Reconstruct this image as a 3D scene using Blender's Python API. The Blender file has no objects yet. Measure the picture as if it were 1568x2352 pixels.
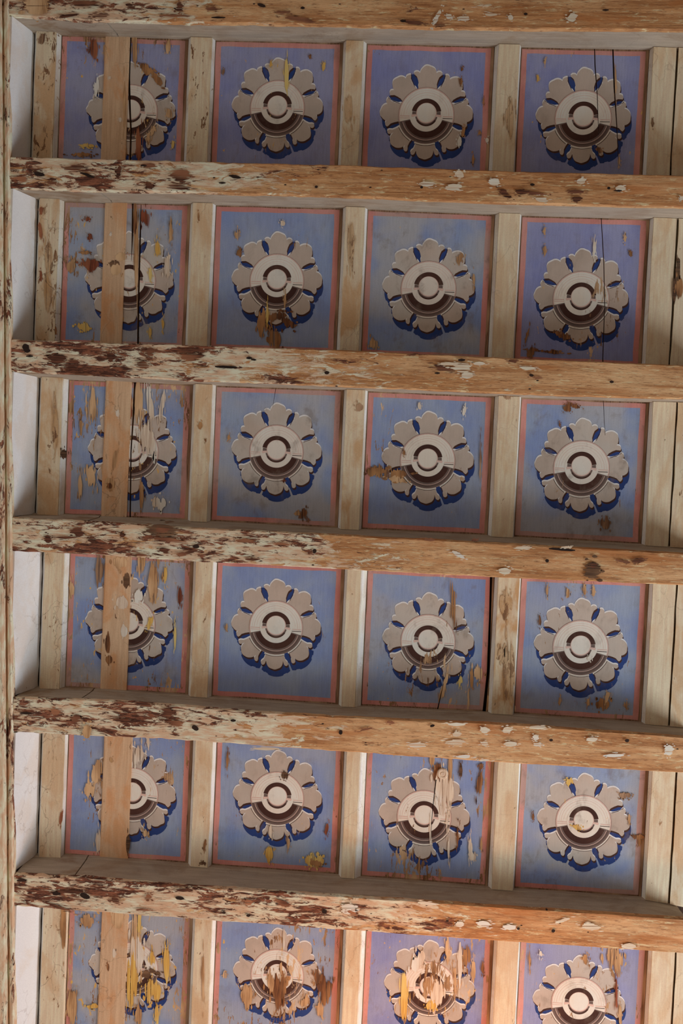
import bpy, bmesh, math, random
from mathutils import Vector, Matrix, noise

# ------------------------------------------------------------------ camera
S = bpy.context.scene
COL = S.collection
F, IW, IH = 2400.0, 1568.0, 2352.0
CAM = Vector((0, 0, 1.6)); ZC = 5.1; D = ZC - CAM.z            # ceiling boards hang 5.1 m above the floor
H = 0.15                                                       # depth of the beams below the boards
zax = Vector((965 - 784, 1090 - 1176, F)).normalized()
xax = Vector((1, 0.046, 0)); xax = (xax - zax * xax.dot(zax)).normalized()
yax = zax.cross(xax)
M = Matrix((xax, yax, zax))                                    # picture frame (right, down, forward) -> world
def at(px, py, dz=0.0):
    d = M @ Vector((px - IW / 2, py - IH / 2, F))
    t = (D + dz) / d.z
    return CAM + d * t
cam = bpy.data.objects.new('camera', bpy.data.cameras.new('camera')); COL.objects.link(cam)
cam.data.sensor_fit = 'HORIZONTAL'; cam.data.sensor_width = 36; cam.data.lens = F * 36 / IW
cam.data.clip_start = 0.05; cam.data.clip_end = 100
r_, u_, b_ = M @ Vector((1, 0, 0)), -(M @ Vector((0, 1, 0))), -(M @ Vector((0, 0, 1)))
cam.matrix_world = Matrix(((r_.x, u_.x, b_.x, CAM.x), (r_.y, u_.y, b_.y, CAM.y), (r_.z, u_.z, b_.z, CAM.z), (0, 0, 0, 1)))
S.camera = cam

# ------------------------------------------------------------------ light
w = bpy.data.worlds.new('world'); S.world = w; w.use_nodes = True
w.node_tree.nodes['Background'].inputs[0].default_value = (0.80, 0.86, 1.0, 1)
w.node_tree.nodes['Background'].inputs[1].default_value = 0.135
def area(name, loc, target, sx, sy, energy, col):
    l = bpy.data.lights.new(name, 'AREA'); l.shape = 'RECTANGLE'; l.size = sx; l.size_y = sy; l.energy = energy; l.color = col
    o = bpy.data.objects.new(name, l); COL.objects.link(o); o.location = loc
    o.rotation_euler = (Vector(target) - Vector(loc)).to_track_quat('-Z', 'Y').to_euler(); return o
area('window_daylight', (3.9, 2.9, 3.1), (-0.4, 0.0, 5.1), 2.0, 2.4, 285, (0.90, 0.95, 1.0))
lb = bpy.data.lights.new('warm_lamp', 'POINT'); lb.energy = 24; lb.color = (1.0, 0.40, 0.13); lb.shadow_soft_size = 0.12
lo = bpy.data.objects.new('warm_lamp', lb); COL.objects.link(lo); lo.location = at(1010, 2830, -0.75)
S.view_settings.view_transform = 'Standard'; S.view_settings.look = 'None'
S.view_settings.gamma = 1; S.view_settings.use_curve_mapping = False
S.view_settings.exposure = -0.64

# ------------------------------------------------------------------ helpers
def lin(c):
    c /= 255.0
    return c / 12.92 if c <= 0.04045 else ((c + 0.055) / 1.055) ** 2.4
ALB = 0.50
def C(r, g, b, k=1.0): return tuple(min(0.9, lin(v) / ALB * k) for v in (r, g, b)) + (1,)

class NT:
    def __init__(s, name, rough=0.75):
        s.m = bpy.data.materials.new(name); s.m.use_nodes = True; s.t = s.m.node_tree
        s.b = s.t.nodes['Principled BSDF']; s.b.inputs['Roughness'].default_value = rough
        s.b.inputs['Specular IOR Level'].default_value = 0.25
        s.pos = s.t.nodes.new('ShaderNodeNewGeometry').outputs['Position']
    def n(s, t, **k):
        x = s.t.nodes.new('ShaderNode' + t)
        for a, v in k.items(): setattr(x, a, v)
        return x
    def link(s, a, b): s.t.links.new(a, b)
    def map(s, sc, off=(0, 0, 0), src=None):
        x = s.n('Mapping'); x.inputs['Scale'].default_value = sc; x.inputs['Location'].default_value = off
        s.link(src or s.pos, x.inputs['Vector']); return x.outputs[0]
    def noise(s, sc, detail=4, rough=0.55, dist=0.0, off=(0, 0, 0), src=None):
        x = s.n('TexNoise'); x.inputs['Scale'].default_value = 1; x.inputs['Detail'].default_value = detail
        x.inputs['Roughness'].default_value = rough; x.inputs['Distortion'].default_value = dist
        s.link(s.map(sc, off, src), x.inputs['Vector']); return x.outputs['Fac']
    def math(s, op, a, b=0.0, c=0.0, clamp=False):
        x = s.n('Math', operation=op, use_clamp=clamp)
        for i, v in enumerate((a, b, c)):
            if isinstance(v, (int, float)): x.inputs[i].default_value = v
            else: s.link(v, x.inputs[i])
        return x.outputs[0]
    def step(s, v, lo, hi):
        x = s.n('MapRange', interpolation_type='SMOOTHSTEP'); s.link(v, x.inputs['Value'])
        for i, q in ((1, lo), (2, hi)):
            if isinstance(q, (int, float)): x.inputs[i].default_value = q
            else: s.link(q, x.inputs[i])
        return x.outputs[0]
    def mix(s, f, a, b):
        x = s.n('Mix', data_type='RGBA')
        for i, v in ((0, f), (6, a), (7, b)):
            if isinstance(v, (int, float, tuple)): x.inputs[i].default_value = v
            else: s.link(v, x.inputs[i])
        return x.outputs[2]
    def objcol(s):
        o = s.n('ObjectInfo'); q = s.n('SeparateColor'); s.link(o.outputs['Color'], q.inputs[0]); return q.outputs
    def bump(s, h, strength=0.4, dist=0.002):
        x = s.n('Bump'); x.inputs['Strength'].default_value = strength; x.inputs['Distance'].default_value = dist
        s.link(h, x.inputs['Height']); s.link(x.outputs[0], s.b.inputs['Normal'])
    def done(s, col): s.link(col, s.b.inputs['Base Color']); return s.m

def bare_wood(s, along='Y', off=(0, 0, 0), dark=C(82, 56, 38), mid=C(140, 108, 76), light=C(176, 150, 118)):
    sc = (170, 9, 60) if along == 'Y' else (9, 170, 60)
    n1 = s.noise(sc, 5, 0.62, 0.5, off); n2 = s.noise((12, 5, 8) if along == 'Y' else (5, 12, 8), 3, 0.5, 0, (4, 2, 0))
    a = s.mix(s.step(n1, 0.36, 0.66), dark, mid)
    return s.mix(s.step(n2, 0.42, 0.7), a, light), n1

def paint(name, c1, c2, fade=0.5, wear_bias=0.0, grey=None):
    """old distemper on vertical-grained boards; object colour R = how much has flaked, G = ochre ground showing, B = grime"""
    s = NT(name, 0.85); oc = s.objcol()
    streak = s.noise((190, 14, 40), 4, 0.6, 0.3); cloud = s.noise((9, 7, 6), 4, 0.55); fine = s.noise((330, 330, 330), 3, 0.6)
    col = s.mix(s.step(cloud, 0.35, 0.68), c1, c2)
    if grey: col = s.mix(s.math('MULTIPLY', s.step(s.noise((5, 5, 4), 3, 0.5, 0, (7, 1, 3)), 0.40, 0.62), oc[2]), col, grey)
    hs = s.n('HueSaturation'); s.link(col, hs.inputs['Color'])
    s.link(s.math('MULTIPLY_ADD', s.math('ADD', streak, fine), 0.34 * fade, 1 - 0.34 * fade), hs.inputs['Value']); col = hs.outputs[0]
    wood, wn = bare_wood(s)
    # flakes stretched along the grain
    wn_ = s.math('ADD', s.math('MULTIPLY', s.noise((75, 19, 30), 6, 0.68, 0.6, (1, 7, 0)), 0.6), s.math('MULTIPLY', s.noise((6, 5, 5), 2, 0.5, 0, (3, 0, 9)), 0.4))
    th = s.math('MULTIPLY_ADD', oc[0], -0.17, 0.665 - wear_bias)
    loss = s.step(wn_, th, s.math('ADD', th, 0.012))
    n3 = s.noise((60, 22, 30), 5, 0.65, 0.4, (11, 3, 5))
    th2 = s.math('MULTIPLY_ADD', oc[1], -0.22, 0.74)
    col = s.mix(s.step(n3, th2, s.math('ADD', th2, 0.012)), col, C(172, 138, 78))
    col = s.mix(loss, col, wood)
    # soot and dirt clouds
    dirt = s.math('MULTIPLY', s.step(s.noise((22, 14, 14), 5, 0.65, 0.3, (2, 9, 4)), 0.52, 0.75), s.math('MULTIPLY_ADD', oc[2], 0.4, 0.10))
    col = s.mix(dirt, col, C(92, 80, 70))
    s.bump(s.math('SUBTRACT', s.math('MULTIPLY', streak, 0.5), loss), 0.35, 0.0012)
    return s.done(col)

def cream_paint(name, c1, c2, stain, axis='Y', wear=0.0):
    """cream limewash on moulding boards with ochre stains, hairline cracks and chipped spots"""
    s = NT(name, 0.8); oc = s.objcol()
    def sc(a, b, c): return (a, b, c) if axis == 'Y' else (b, a, c)
    streak = s.noise(sc(120, 7, 60), 4, 0.6, 0.3); cloud = s.noise(sc(14, 6, 8), 4, 0.6, 0.5, (0, 5, 0)); fine = s.noise((240, 240, 240), 3)
    col = s.mix(s.step(streak, 0.35, 0.7), c1, c2)
    st = s.math('MULTIPLY', s.step(cloud, 0.46, 0.64), s.math('MULTIPLY_ADD', oc[1], 0.9, 0.15))
    col = s.mix(st, col, stain)
    wood, wn = bare_wood(s, axis)
    nn = s.noise(sc(55, 20, 30), 6, 0.7, 0.5, (6, 2, 1)); th = s.math('MULTIPLY_ADD', oc[0], -0.16, 0.70 - wear)
    chip = s.step(nn, th, s.math('ADD', th, 0.012)); col = s.mix(chip, col, s.mix(0.4, wood, C(88, 60, 42)))
    vo = s.n('TexVoronoi', feature='DISTANCE_TO_EDGE'); vo.inputs['Scale'].default_value = 1
    s.link(s.map(sc(16, 7, 9), (0, 0, 0), None), vo.inputs['Vector'])
    wob = s.n('VectorMath', operation='ADD'); mp = s.map(sc(16, 7, 9)); s.link(mp, wob.inputs[0])
    nz = s.n('TexNoise'); nz.inputs['Scale'].default_value = 14; nz.inputs['Detail'].default_value = 4; s.link(s.pos, nz.inputs['Vector'])
    s.link(nz.outputs['Color'], wob.inputs[1]); s.link(wob.outputs[0], vo.inputs['Vector'])
    crack = s.math('MULTIPLY', s.math('SUBTRACT', 1.0, s.step(vo.outputs['Distance'], 0.0, 0.022)), s.step(s.noise((5, 4, 3), 2, 0.5, 0, (8, 8, 8)), 0.5, 0.62))
    crack = s.math('MULTIPLY', crack, s.math('MULTIPLY_ADD', oc[0], 0.7, 0.15))
    col = s.mix(crack, col, C(84, 62, 46))
    hs = s.n('HueSaturation'); s.link(col, hs.inputs['Color']); s.link(s.math('MULTIPLY_ADD', fine, 0.25, 0.87), hs.inputs['Value'])
    s.bump(s.math('SUBTRACT', streak, s.math('ADD', chip, crack)), 0.3, 0.0012)
    return s.done(hs.outputs[0])

def beam_paint(name, axis='X', plain=False):
    """worn beam soffit: honey wood with remains of white paint; object colour R = where along the beam the paint gives out"""
    s = NT(name, 0.7); oc = s.objcol()
    def sc(a, b, c=30): return (a, b, c) if axis == 'X' else (b, a, c)
    sp = s.n('SeparateXYZ'); s.link(s.pos, sp.inputs[0]); along = sp.outputs[0 if axis == 'X' else 1]
    grain = s.noise(sc(7, 150), 6, 0.65, 0.6); broad = s.noise(sc(2.6, 20), 4, 0.6, 0.4, (3, 1, 0)); fine = s.noise(sc(40, 260), 4, 0.7)
    wood = s.mix(s.step(grain, 0.34, 0.62), C(128, 86, 52), C(160, 118, 78))
    wood = s.mix(s.step(broad, 0.42, 0.68), wood, C(174, 140, 102))
    wood = s.mix(s.math('MULTIPLY', s.step(fine, 0.5, 0.7), 0.75), wood, C(104, 68, 44))
    wood = s.mix(s.math('MULTIPLY', s.step(s.noise(sc(22, 130), 5, 0.7, 0.5, (12, 3, 0)), 0.55, 0.66), 0.7), wood, C(196, 168, 132))
    wood = s.mix(s.math('MULTIPLY', s.step(s.noise(sc(3.5, 26), 4, 0.6, 0.6, (1, 13, 0)), 0.54, 0.68), 0.6), wood, C(146, 92, 50))
    # how much white paint is left: 1 at the wall, thin at the far end
    g = s.math('SUBTRACT', 1.0, s.step(along, s.math('MULTIPLY_ADD', oc[0], 2.4, -1.75), s.math('MULTIPLY_ADD', oc[0], 2.4, -0.95))) if not plain else None
    if plain: g = 1.25
    nw = s.math('ADD', s.math('MULTIPLY', s.noise(sc(11, 42), 7, 0.72, 0.9, (5, 5, 0)), 0.65), s.math('MULTIPLY', s.noise(sc(4, 12), 3, 0.6, 0, (1, 2, 3)), 0.35))
    th = s.math('MULTIPLY_ADD', g, -0.215, 0.62)
    white = s.step(nw, th, s.math('ADD', th, 0.035))
    wcol = s.mix(s.step(s.noise(sc(14, 60), 5, 0.65, 0.4, (9, 0, 2)), 0.38, 0.66), C(168, 140, 114), C(204, 182, 158))
    col = s.mix(white, wood, wcol)
    # brown, charred looking bare patches among the paint
    nb = s.math('ADD', s.math('MULTIPLY', s.noise(sc(16, 62), 7, 0.74, 1.0, (2, 8, 1)), 0.55), s.math('MULTIPLY', s.noise(sc(5.0, 15), 3, 0.6, 0.4, (7, 3, 5)), 0.45))
    thb = s.math('MULTIPLY_ADD', g, -0.115 if not plain else -0.06, 0.628)
    brown = s.step(nb, thb, s.math('ADD', thb, 0.028))
    bcol = s.mix(s.step(s.noise(sc(30, 160), 4, 0.7), 0.4, 0.62), C(58, 34, 26), C(116, 72, 52))
    col = s.mix(brown, col, bcol)
    # splits along the grain
    sp_ = s.noise(sc(5, 95), 5, 0.6, 1.4, (4, 4, 4))
    split = s.math('SUBTRACT', 1.0, s.step(s.math('ABSOLUTE', s.math('SUBTRACT', sp_, 0.5)), 0.002, 0.009))
    split = s.math('MULTIPLY', split, s.step(s.noise(sc(6, 20), 3, 0.6, 0, (0, 6, 6)), 0.5, 0.58))
    split = s.math('MULTIPLY', split, s.math('MULTIPLY_ADD', g, 0.55, 0.3) if not plain else 0.7)
    col = s.mix(split, col, C(60, 38, 28))
    vo = s.n('TexVoronoi'); vo.inputs['Scale'].default_value = 1; s.link(s.map(sc(13, 26, 5)), vo.inputs['Vector'])
    hole = s.math('SUBTRACT', 1.0, s.step(vo.outputs['Distance'], 0.035, 0.07))
    col = s.mix(hole, col, C(40, 28, 22))
    hgt = s.math('SUBTRACT', s.math('ADD', s.math('MULTIPLY', white, 0.5), s.math('MULTIPLY', fine, 0.7)), s.math('ADD', s.math('ADD', brown, split), s.math('MULTIPLY', hole, 2)))
    s.bump(hgt, 0.5, 0.003)
    return s.done(col)

def wood_mat(name, axis='Y', dark=C(70, 46, 32), mid=C(128, 94, 62), light=C(165, 134, 98)):
    s = NT(name, 0.8); c, n1 = bare_wood(s, axis, (0, 0, 0), dark, mid, light); s.bump(n1, 0.5, 0.002); return s.done(c)

MT = dict(
    blue=paint('blue_distemper', C(102, 117, 152), C(118, 130, 150), 1.0, 0.0, C(132, 134, 140)),
    violet=paint('violet_blue_distemper', C(104, 110, 150), C(118, 122, 152), 1.0, 0.0, C(124, 126, 144)),
    red=paint('red_border_paint', C(156, 102, 96), C(170, 120, 113), 0.8, 0.03, C(146, 120, 114)),
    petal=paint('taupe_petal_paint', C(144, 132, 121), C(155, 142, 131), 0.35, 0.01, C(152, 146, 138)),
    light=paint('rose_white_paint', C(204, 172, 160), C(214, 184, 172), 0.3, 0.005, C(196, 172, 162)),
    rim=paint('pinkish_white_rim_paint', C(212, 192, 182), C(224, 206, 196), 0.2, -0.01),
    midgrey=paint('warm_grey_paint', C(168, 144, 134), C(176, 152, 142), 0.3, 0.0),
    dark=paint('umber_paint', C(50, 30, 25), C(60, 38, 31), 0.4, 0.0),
    dgrey=paint('dark_grey_paint', C(82, 70, 66), C(92, 78, 72), 0.4, 0.0),
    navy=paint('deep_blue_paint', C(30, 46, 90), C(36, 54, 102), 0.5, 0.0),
    board=wood_mat('old_board', 'Y', C(86, 62, 46), C(124, 98, 76), C(146, 120, 96)),
    bare=wood_mat('bare_brown_wood', 'Y', C(60, 36, 24), C(118, 78, 48), C(150, 112, 74)),
    tan=wood_mat('bare_tan_wood', 'Y', C(120, 88, 60), C(160, 128, 92), C(178, 150, 116)),
    ochre=wood_mat('ochre_ground', 'Y', C(160, 122, 60), C(184, 148, 78), C(190, 160, 100)),
    pale=wood_mat('pale_plaster_smear', 'Y', C(158, 140, 122), C(182, 166, 148), C(200, 188, 172)),
    rust=wood_mat('red_brown_wood', 'Y', C(70, 34, 22), C(116, 62, 42), C(132, 84, 58)),
    knot=wood_mat('dark_knot', 'X', C(44, 30, 22), C(84, 60, 42), C(110, 84, 62)),
    backing=wood_mat('dark_roof_boards', 'Y', C(40, 28, 22), C(60, 44, 34), C(70, 54, 42)),
    batten=cream_paint('cream_batten_paint', C(170, 154, 131), C(186, 170, 146), C(160, 128, 92), 'Y'),
    repair=cream_paint('buff_repair_board', C(160, 133, 106), C(172, 147, 119), C(164, 118, 78), 'Y', -0.02),
    frieze=cream_paint('white_frieze_paint', C(190, 191, 185), C(203, 204, 199), C(168, 148, 124), 'Y', -0.02),
    mould=cream_paint('white_moulding_paint', C(190, 182, 168), C(206, 198, 184), C(150, 124, 94), 'Y', 0.0),
    side=cream_paint('grey_side_paint', C(128, 117, 104), C(140, 129, 115), C(112, 92, 72), 'X', -0.01),
    beam=beam_paint('worn_beam_paint'),
    trim=beam_paint('peeling_cornice_paint', 'Y', True),
    wallbrown=cream_paint('far_wall_plaster', C(120, 100, 80), C(130, 110, 88), C(120, 96, 72), 'Y', -0.05),
    plaster=cream_paint('wall_plaster', C(196, 190, 180), C(204, 198, 188), C(180, 164, 140), 'Y', -0.05),
    stain=cream_paint('tan_stain', C(156, 132, 102), C(166, 142, 112), C(146, 114, 78), 'Y', 0.0),
    white_dab=wood_mat('white_paint_dab', 'X', C(170, 152, 130), C(190, 176, 158), C(200, 188, 172)),
    brown_dab=wood_mat('dark_worn_patch', 'X', C(48, 28, 20), C(92, 56, 40), C(136, 92, 66)),
    hole=wood_mat('worm_hole_dark', 'X', C(26, 18, 14), C(36, 24, 18), C(44, 30, 24)),
)
def floor_mat():
    s = NT('floor_boards', 0.6); c, n1 = bare_wood(s, 'Y', (0, 0, 0), C(110, 86, 64), C(150, 122, 92), C(170, 144, 112)); return s.done(c)

def obj(name, bm, mats, parent=None, loc=None):
    me = bpy.data.meshes.new(name); bm.to_mesh(me); bm.free()
    for m in (mats if isinstance(mats, (list, tuple)) else [mats]): me.materials.append(m)
    o = bpy.data.objects.new(name, me); COL.objects.link(o)
    if parent is not None: o.parent = parent
    if loc is not None: o.location = loc
    return o
def tag(o, label, cat, group=None):
    o['label'] = label; o['category'] = cat
    if group: o['group'] = group
    return o
def struct(o): o['kind'] = 'structure'; return o
def empty(name, loc):
    o = bpy.data.objects.new(name, None); COL.objects.link(o); o.location = loc; o.empty_display_size = 0.1; return o
def interp(pts, x):
    if x <= pts[0][0]:
        (x0, y0), (x1, y1) = pts[0], pts[1]
    elif x >= pts[-1][0]:
        (x0, y0), (x1, y1) = pts[-2], pts[-1]
    else:
        for i in range(len(pts) - 1):
            if pts[i][0] <= x <= pts[i + 1][0]: (x0, y0), (x1, y1) = pts[i], pts[i + 1]; break
    return y0 + (y1 - y0) * (x - x0) / (x1 - x0)
def nz(*a): return noise.noise(Vector(a))
def loft(bm, rings, close=True, mat=0):
    """rings: lists of points of equal length, skinned in order, ends capped"""
    V = [[bm.verts.new(p) for p in r] for r in rings]; n = len(rings[0])
    for a, b in zip(V, V[1:]):
        for i in range(n if close else n - 1):
            f = bm.faces.new((a[i], a[(i + 1) % n], b[(i + 1) % n], b[i])); f.material_index = mat
    if close:
        bm.faces.new(V[0][::-1]).material_index = mat; bm.faces.new(V[-1]).material_index = mat
    bmesh.ops.recalc_face_normals(bm, faces=bm.faces)
    return V

# ------------------------------------------------------------------ beam lines (points along each edge)
FT = [[(40, -38), (784, -18), (1568, -5)],
      [(24, 359), (300, 366), (480, 371), (784, 378), (1140, 391), (1568, 402)],
      [(24, 779), (300, 788), (440, 792), (784, 803), (1140, 820), (1568, 838)],
      [(30, 1188), (240, 1198), (440, 1211), (784, 1228), (1200, 1249), (1568, 1270)],
      [(37, 1602), (200, 1606), (440, 1623), (784, 1646), (1180, 1663), (1568, 1692)],
      [(35, 2008), (200, 2015), (440, 2035), (784, 2057), (1180, 2084), (1568, 2110)]]
FB = [[(40, 37), (200, 47), (400, 52), (784, 58), (1000, 65), (1200, 67), (1568, 69)],
      [(22, 432), (230, 440), (435, 443), (784, 452), (1140, 467), (1568, 477)],
      [(24, 853), (440, 875), (784, 888), (1000, 898), (1290, 910), (1568, 917)],
      [(30, 1265), (150, 1271), (440, 1290), (784, 1308), (1130, 1327), (1568, 1345)],
      [(37, 1683), (250, 1692), (440, 1702), (784, 1727), (1180, 1754), (1568, 1776)],
      [(30, 2080), (150, 2091), (440, 2112), (784, 2137), (1180, 2165), (1568, 2191)]]
JT = [None, None, None,
      [(85, 1181), (240, 1187), (440, 1196), (784, 1214), (1130, 1231), (1490, 1252), (1568, 1257)],
      [(80, 1578), (240, 1583), (480, 1600), (784, 1620), (1140, 1637), (1490, 1661), (1568, 1668)],
      [(85, 1962), (240, 1968), (440, 1984), (784, 2010), (1140, 2038), (1490, 2062), (1568, 2080)]]
JB = [[(75, 76), (240, 82), (480, 91), (784, 97), (1140, 106), (1490, 113), (1568, 116)],
      [(80, 457), (230, 464), (430, 468), (784, 477), (1140, 492), (1480, 502), (1568, 506)],
      [(88, 866), (440, 882), (784, 894), (1140, 909), (1480, 922), (1568, 925)],
      None, None, None]
NB = 6
def wl(pts, dz): return [(p.x, p.y) for p in (at(x, y, dz) for x, y in pts)]
faceT = [wl(p, -H) for p in FT]; faceB = [wl(p, -H) for p in FB]
baseT = [wl(JT[i], 0) if JT[i] else faceT[i] for i in range(NB)]
baseB = [wl(JB[i], 0) if JB[i] else faceB[i] for i in range(NB)]
endbot = wl([(0, 2452), (1568, 2520)], 0)
def bay_top(r, x): return interp(baseB[r], x)
def bay_bot(r, x): return interp(baseT[r + 1], x) if r < 5 else interp(endbot, x)
XR = at(1640, 1090, -H).x
EDGE = lambda py: 20 + max(0, py) * 0.0056                     # where the cornice meets the beams

ORD = ['top', 'second', 'third', 'fourth', 'fifth', 'bottom']
BLAB = ['honey beam at the very top with pale dabs, cut by the top frame edge',
        'second beam down, flaking white at the wall, chipped honey wood further right',
        'third beam down, white and rust-brown streaks at the wall, pitted honey wood beyond',
        'fourth beam down, with a large dark knot near its upper edge',
        'fifth beam down, with a row of small white paint dabs right of its middle',
        'lowest beam, mottled whitish for over half its length, with broad dark upper side']
TR = [0.22, 0.30, 0.42, 0.46, 0.44, 0.62]
beams = []
for i in range(NB):
    xl = at(EDGE(FT[i][0][1] + 35) + 1, FT[i][0][1] + 35, -H).x
    N = 220; bm = bmesh.new(); rings = []
    for k in range(N + 1):
        x = xl + (XR - xl) * k / N
        yt, yb = interp(faceT[i], x), interp(faceB[i], x); bt, bb = interp(baseT[i], x), interp(baseB[i], x)
        amp = 0.0042 * max(0.35, 1 - (x + 1.2) / 2.6)
        dt = amp * (nz(x * 9, i * 3.1, 1) + 0.7 * nz(x * 34, i * 5, 2)); db = amp * (nz(x * 9, i * 3.1, 7) + 0.7 * nz(x * 34, i * 5, 9))
        yt += dt; yb += db
        c = 0.004 + 0.003 * abs(nz(x * 14, i, 5)); zb = ZC - H
        wv = 0.0025 * nz(x * 5, i, 11)
        t = 0.009
        rings.append([(x, yt, zb + c + 0.012), (x, yt + 0.001, zb + c), (x, yt + c, zb + wv * 0.3), (x, yt * .65 + yb * .35, zb - 0.001 + wv), (x, yt * .35 + yb * .65, zb - 0.001 - wv),
                      (x, yb - c, zb - wv * 0.3), (x, yb - 0.001, zb + c), (x, yb, zb + c + 0.012), (x, yb - t + (bb - yb) * .1, zb + 0.022), (x, bb - t, ZC + 0.012), (x, bt + t, ZC + 0.012), (x, yt + t + (bt - yt) * .1, zb + 0.022)])
    loft(bm, rings)
    mid = Vector((xl, (interp(faceT[i], xl) + interp(faceB[i], xl)) / 2, ZC - H))
    bmesh.ops.translate(bm, verts=bm.verts, vec=-mid)
    b = obj('ceiling_beam', bm, MT['beam'], None, mid); b.color = (TR[i], 0, 0, 1)
    tag(b, BLAB[i], 'beam', 'ceiling beams'); beams.append(b)
    # boards that face the two sides, the piece by the wall separate
    for side in (0, 1):
        fa, ba, sg = (faceT[i], baseT[i], 1) if side == 0 else (faceB[i], baseB[i], -1)
        xs = at(218, 1090, -H / 2).x; xs_top = at(236, 1090, 0).x; xs_bot = at(203, 1090, -H).x
        for nm, xa, xb in (('end_board', xl + 0.002, xs - 0.0015), ('side_board', xs + 0.0015, XR - 0.002)):
            bm = bmesh.new(); rings = []; n2 = 8 if nm == 'end_board' else 60
            for k in range(n2 + 1):
                u = k / n2
                def P(z, inset):
                    q = (z - (ZC - H)) / H
                    e0 = xa if nm == 'end_board' else xs_bot + (xs_top - xs_bot) * q + 0.0015
                    e1 = xb if nm == 'side_board' else xs_bot + (xs_top - xs_bot) * q - 0.0015
                    x = e0 + (e1 - e0) * u; yy = interp(fa, x) * (1 - q) + interp(ba, x) * q
                    return (x, yy + sg * (inset + 0.0008 * nz(x * 6, z * 9, i)), z)
                pr = 0.0 if nm == 'side_board' else -0.0015
                z0, z1 = ZC - H + 0.0155, ZC - 0.001
                rings.append([P(z0, 0.001 + pr), P(z0 + H * .45, 0.0015 + pr), P(z1 - 0.02, 0.001 + pr), P(z1 - 0.017, -0.002 + pr), P(z1, -0.003 + pr), P(z1, 0.0085), P(z0, 0.0085)])
            loft(bm, rings); bmesh.ops.translate(bm, verts=bm.verts, vec=-mid)
            o = obj(nm, bm, MT['side'], b); o.color = (0.25 if nm == 'end_board' else 0.1, 0.9 if nm == 'end_board' else 0.35, 0, 1)

# ------------------------------------------------------------------ ragged patches
def blob(cx, cy, rx, ry, ang=0, seed=0, rag=0.45, n=44, bits=5, grain='y'):
    """a worn place as thin slivers along the grain, in picture pixels: [(c0, c1, [lo0, hi0], [lo1, hi1])]; frayed ends, gaps, a few crumbs"""
    R = random.Random(seed * 7919 + int(cx * 13 + cy)); out = []
    if grain == 'x': cx, cy, rx, ry, ang = cy, cx, ry, rx, -ang
    def one(cx, cy, rx, ry, ang, gaps):
        sd = R.random() * 90; ca, sa = math.cos(ang), math.sin(ang)
        A = sa * sa / rx ** 2 + ca * ca / ry ** 2; B = 2 * ca * sa * (1 / rx ** 2 - 1 / ry ** 2); Cc = ca * ca / rx ** 2 + sa * sa / ry ** 2
        wx = math.sqrt((rx * ca) ** 2 + (ry * sa) ** 2); N = max(3, int(2 * wx / 1.1)); cols = []
        for k in range(N + 1):
            x = -wx + 2 * wx * k / N
            d = (B * x) ** 2 - 4 * A * (Cc * x * x - 1); d = math.sqrt(max(d, 0.0))
            lo, hi = (-B * x - d) / (2 * A), (-B * x + d) / (2 * A)
            h = (hi - lo) / 2 + 0.25; m = (lo + hi) / 2
            f = lambda q: 1 + rag * (0.9 * nz(x * 0.13, q, sd) + 0.7 * nz(x * 0.45, q, sd + 5) + 0.5 * (R.random() - 0.5))
            m += h * rag * 0.5 * nz(x * 0.2, 40, sd)
            cols.append((x, m - h * max(0.1, f(1)), m + h * max(0.1, f(9)), nz(x * 0.55, 3, sd) < -0.42 if gaps else False))
        for p, q in zip(cols, cols[1:]):
            if p[3]: continue
            out.append((cx + p[0], cx + q[0], (cy + p[1], cy + p[2]), (cy + q[1], cy + q[2])))
    one(cx, cy, rx, ry, ang, rag > 0.35 and rx > 4)
    for _ in range(bits):
        a = R.random() * 6.28; d = 1.1 + R.random() * 0.6; s = 0.06 + R.random() * 0.14
        ca, sa = math.cos(ang), math.sin(ang); x, y = rx * d * math.cos(a), ry * d * math.sin(a)
        one(cx + x * ca - y * sa, cy + x * sa + y * ca, max(0.8, rx * s), max(1.6, ry * s * 1.7), 0, False)
    if grain == 'x': out = [('x',) + o for o in out]
    return out
def patch_mesh(slivers, dz, origin):
    bm = bmesh.new()
    for o in slivers:
        if o[0] == 'x':
            _, a, b, p, q = o; c4 = [(p[0], a), (p[1], a), (q[1], b), (q[0], b)]
        else:
            a, b, p, q = o; c4 = [(a, p[0]), (a, p[1]), (b, q[1]), (b, q[0])]
        bm.faces.new([bm.verts.new(at(x, y, dz) - origin) for x, y in c4])
    bmesh.ops.remove_doubles(bm, verts=bm.verts, dist=1e-5)
    for f in bm.faces:
        f.normal_update()
        if f.normal.z > 0: f.normal_flip()
    return bm

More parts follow.
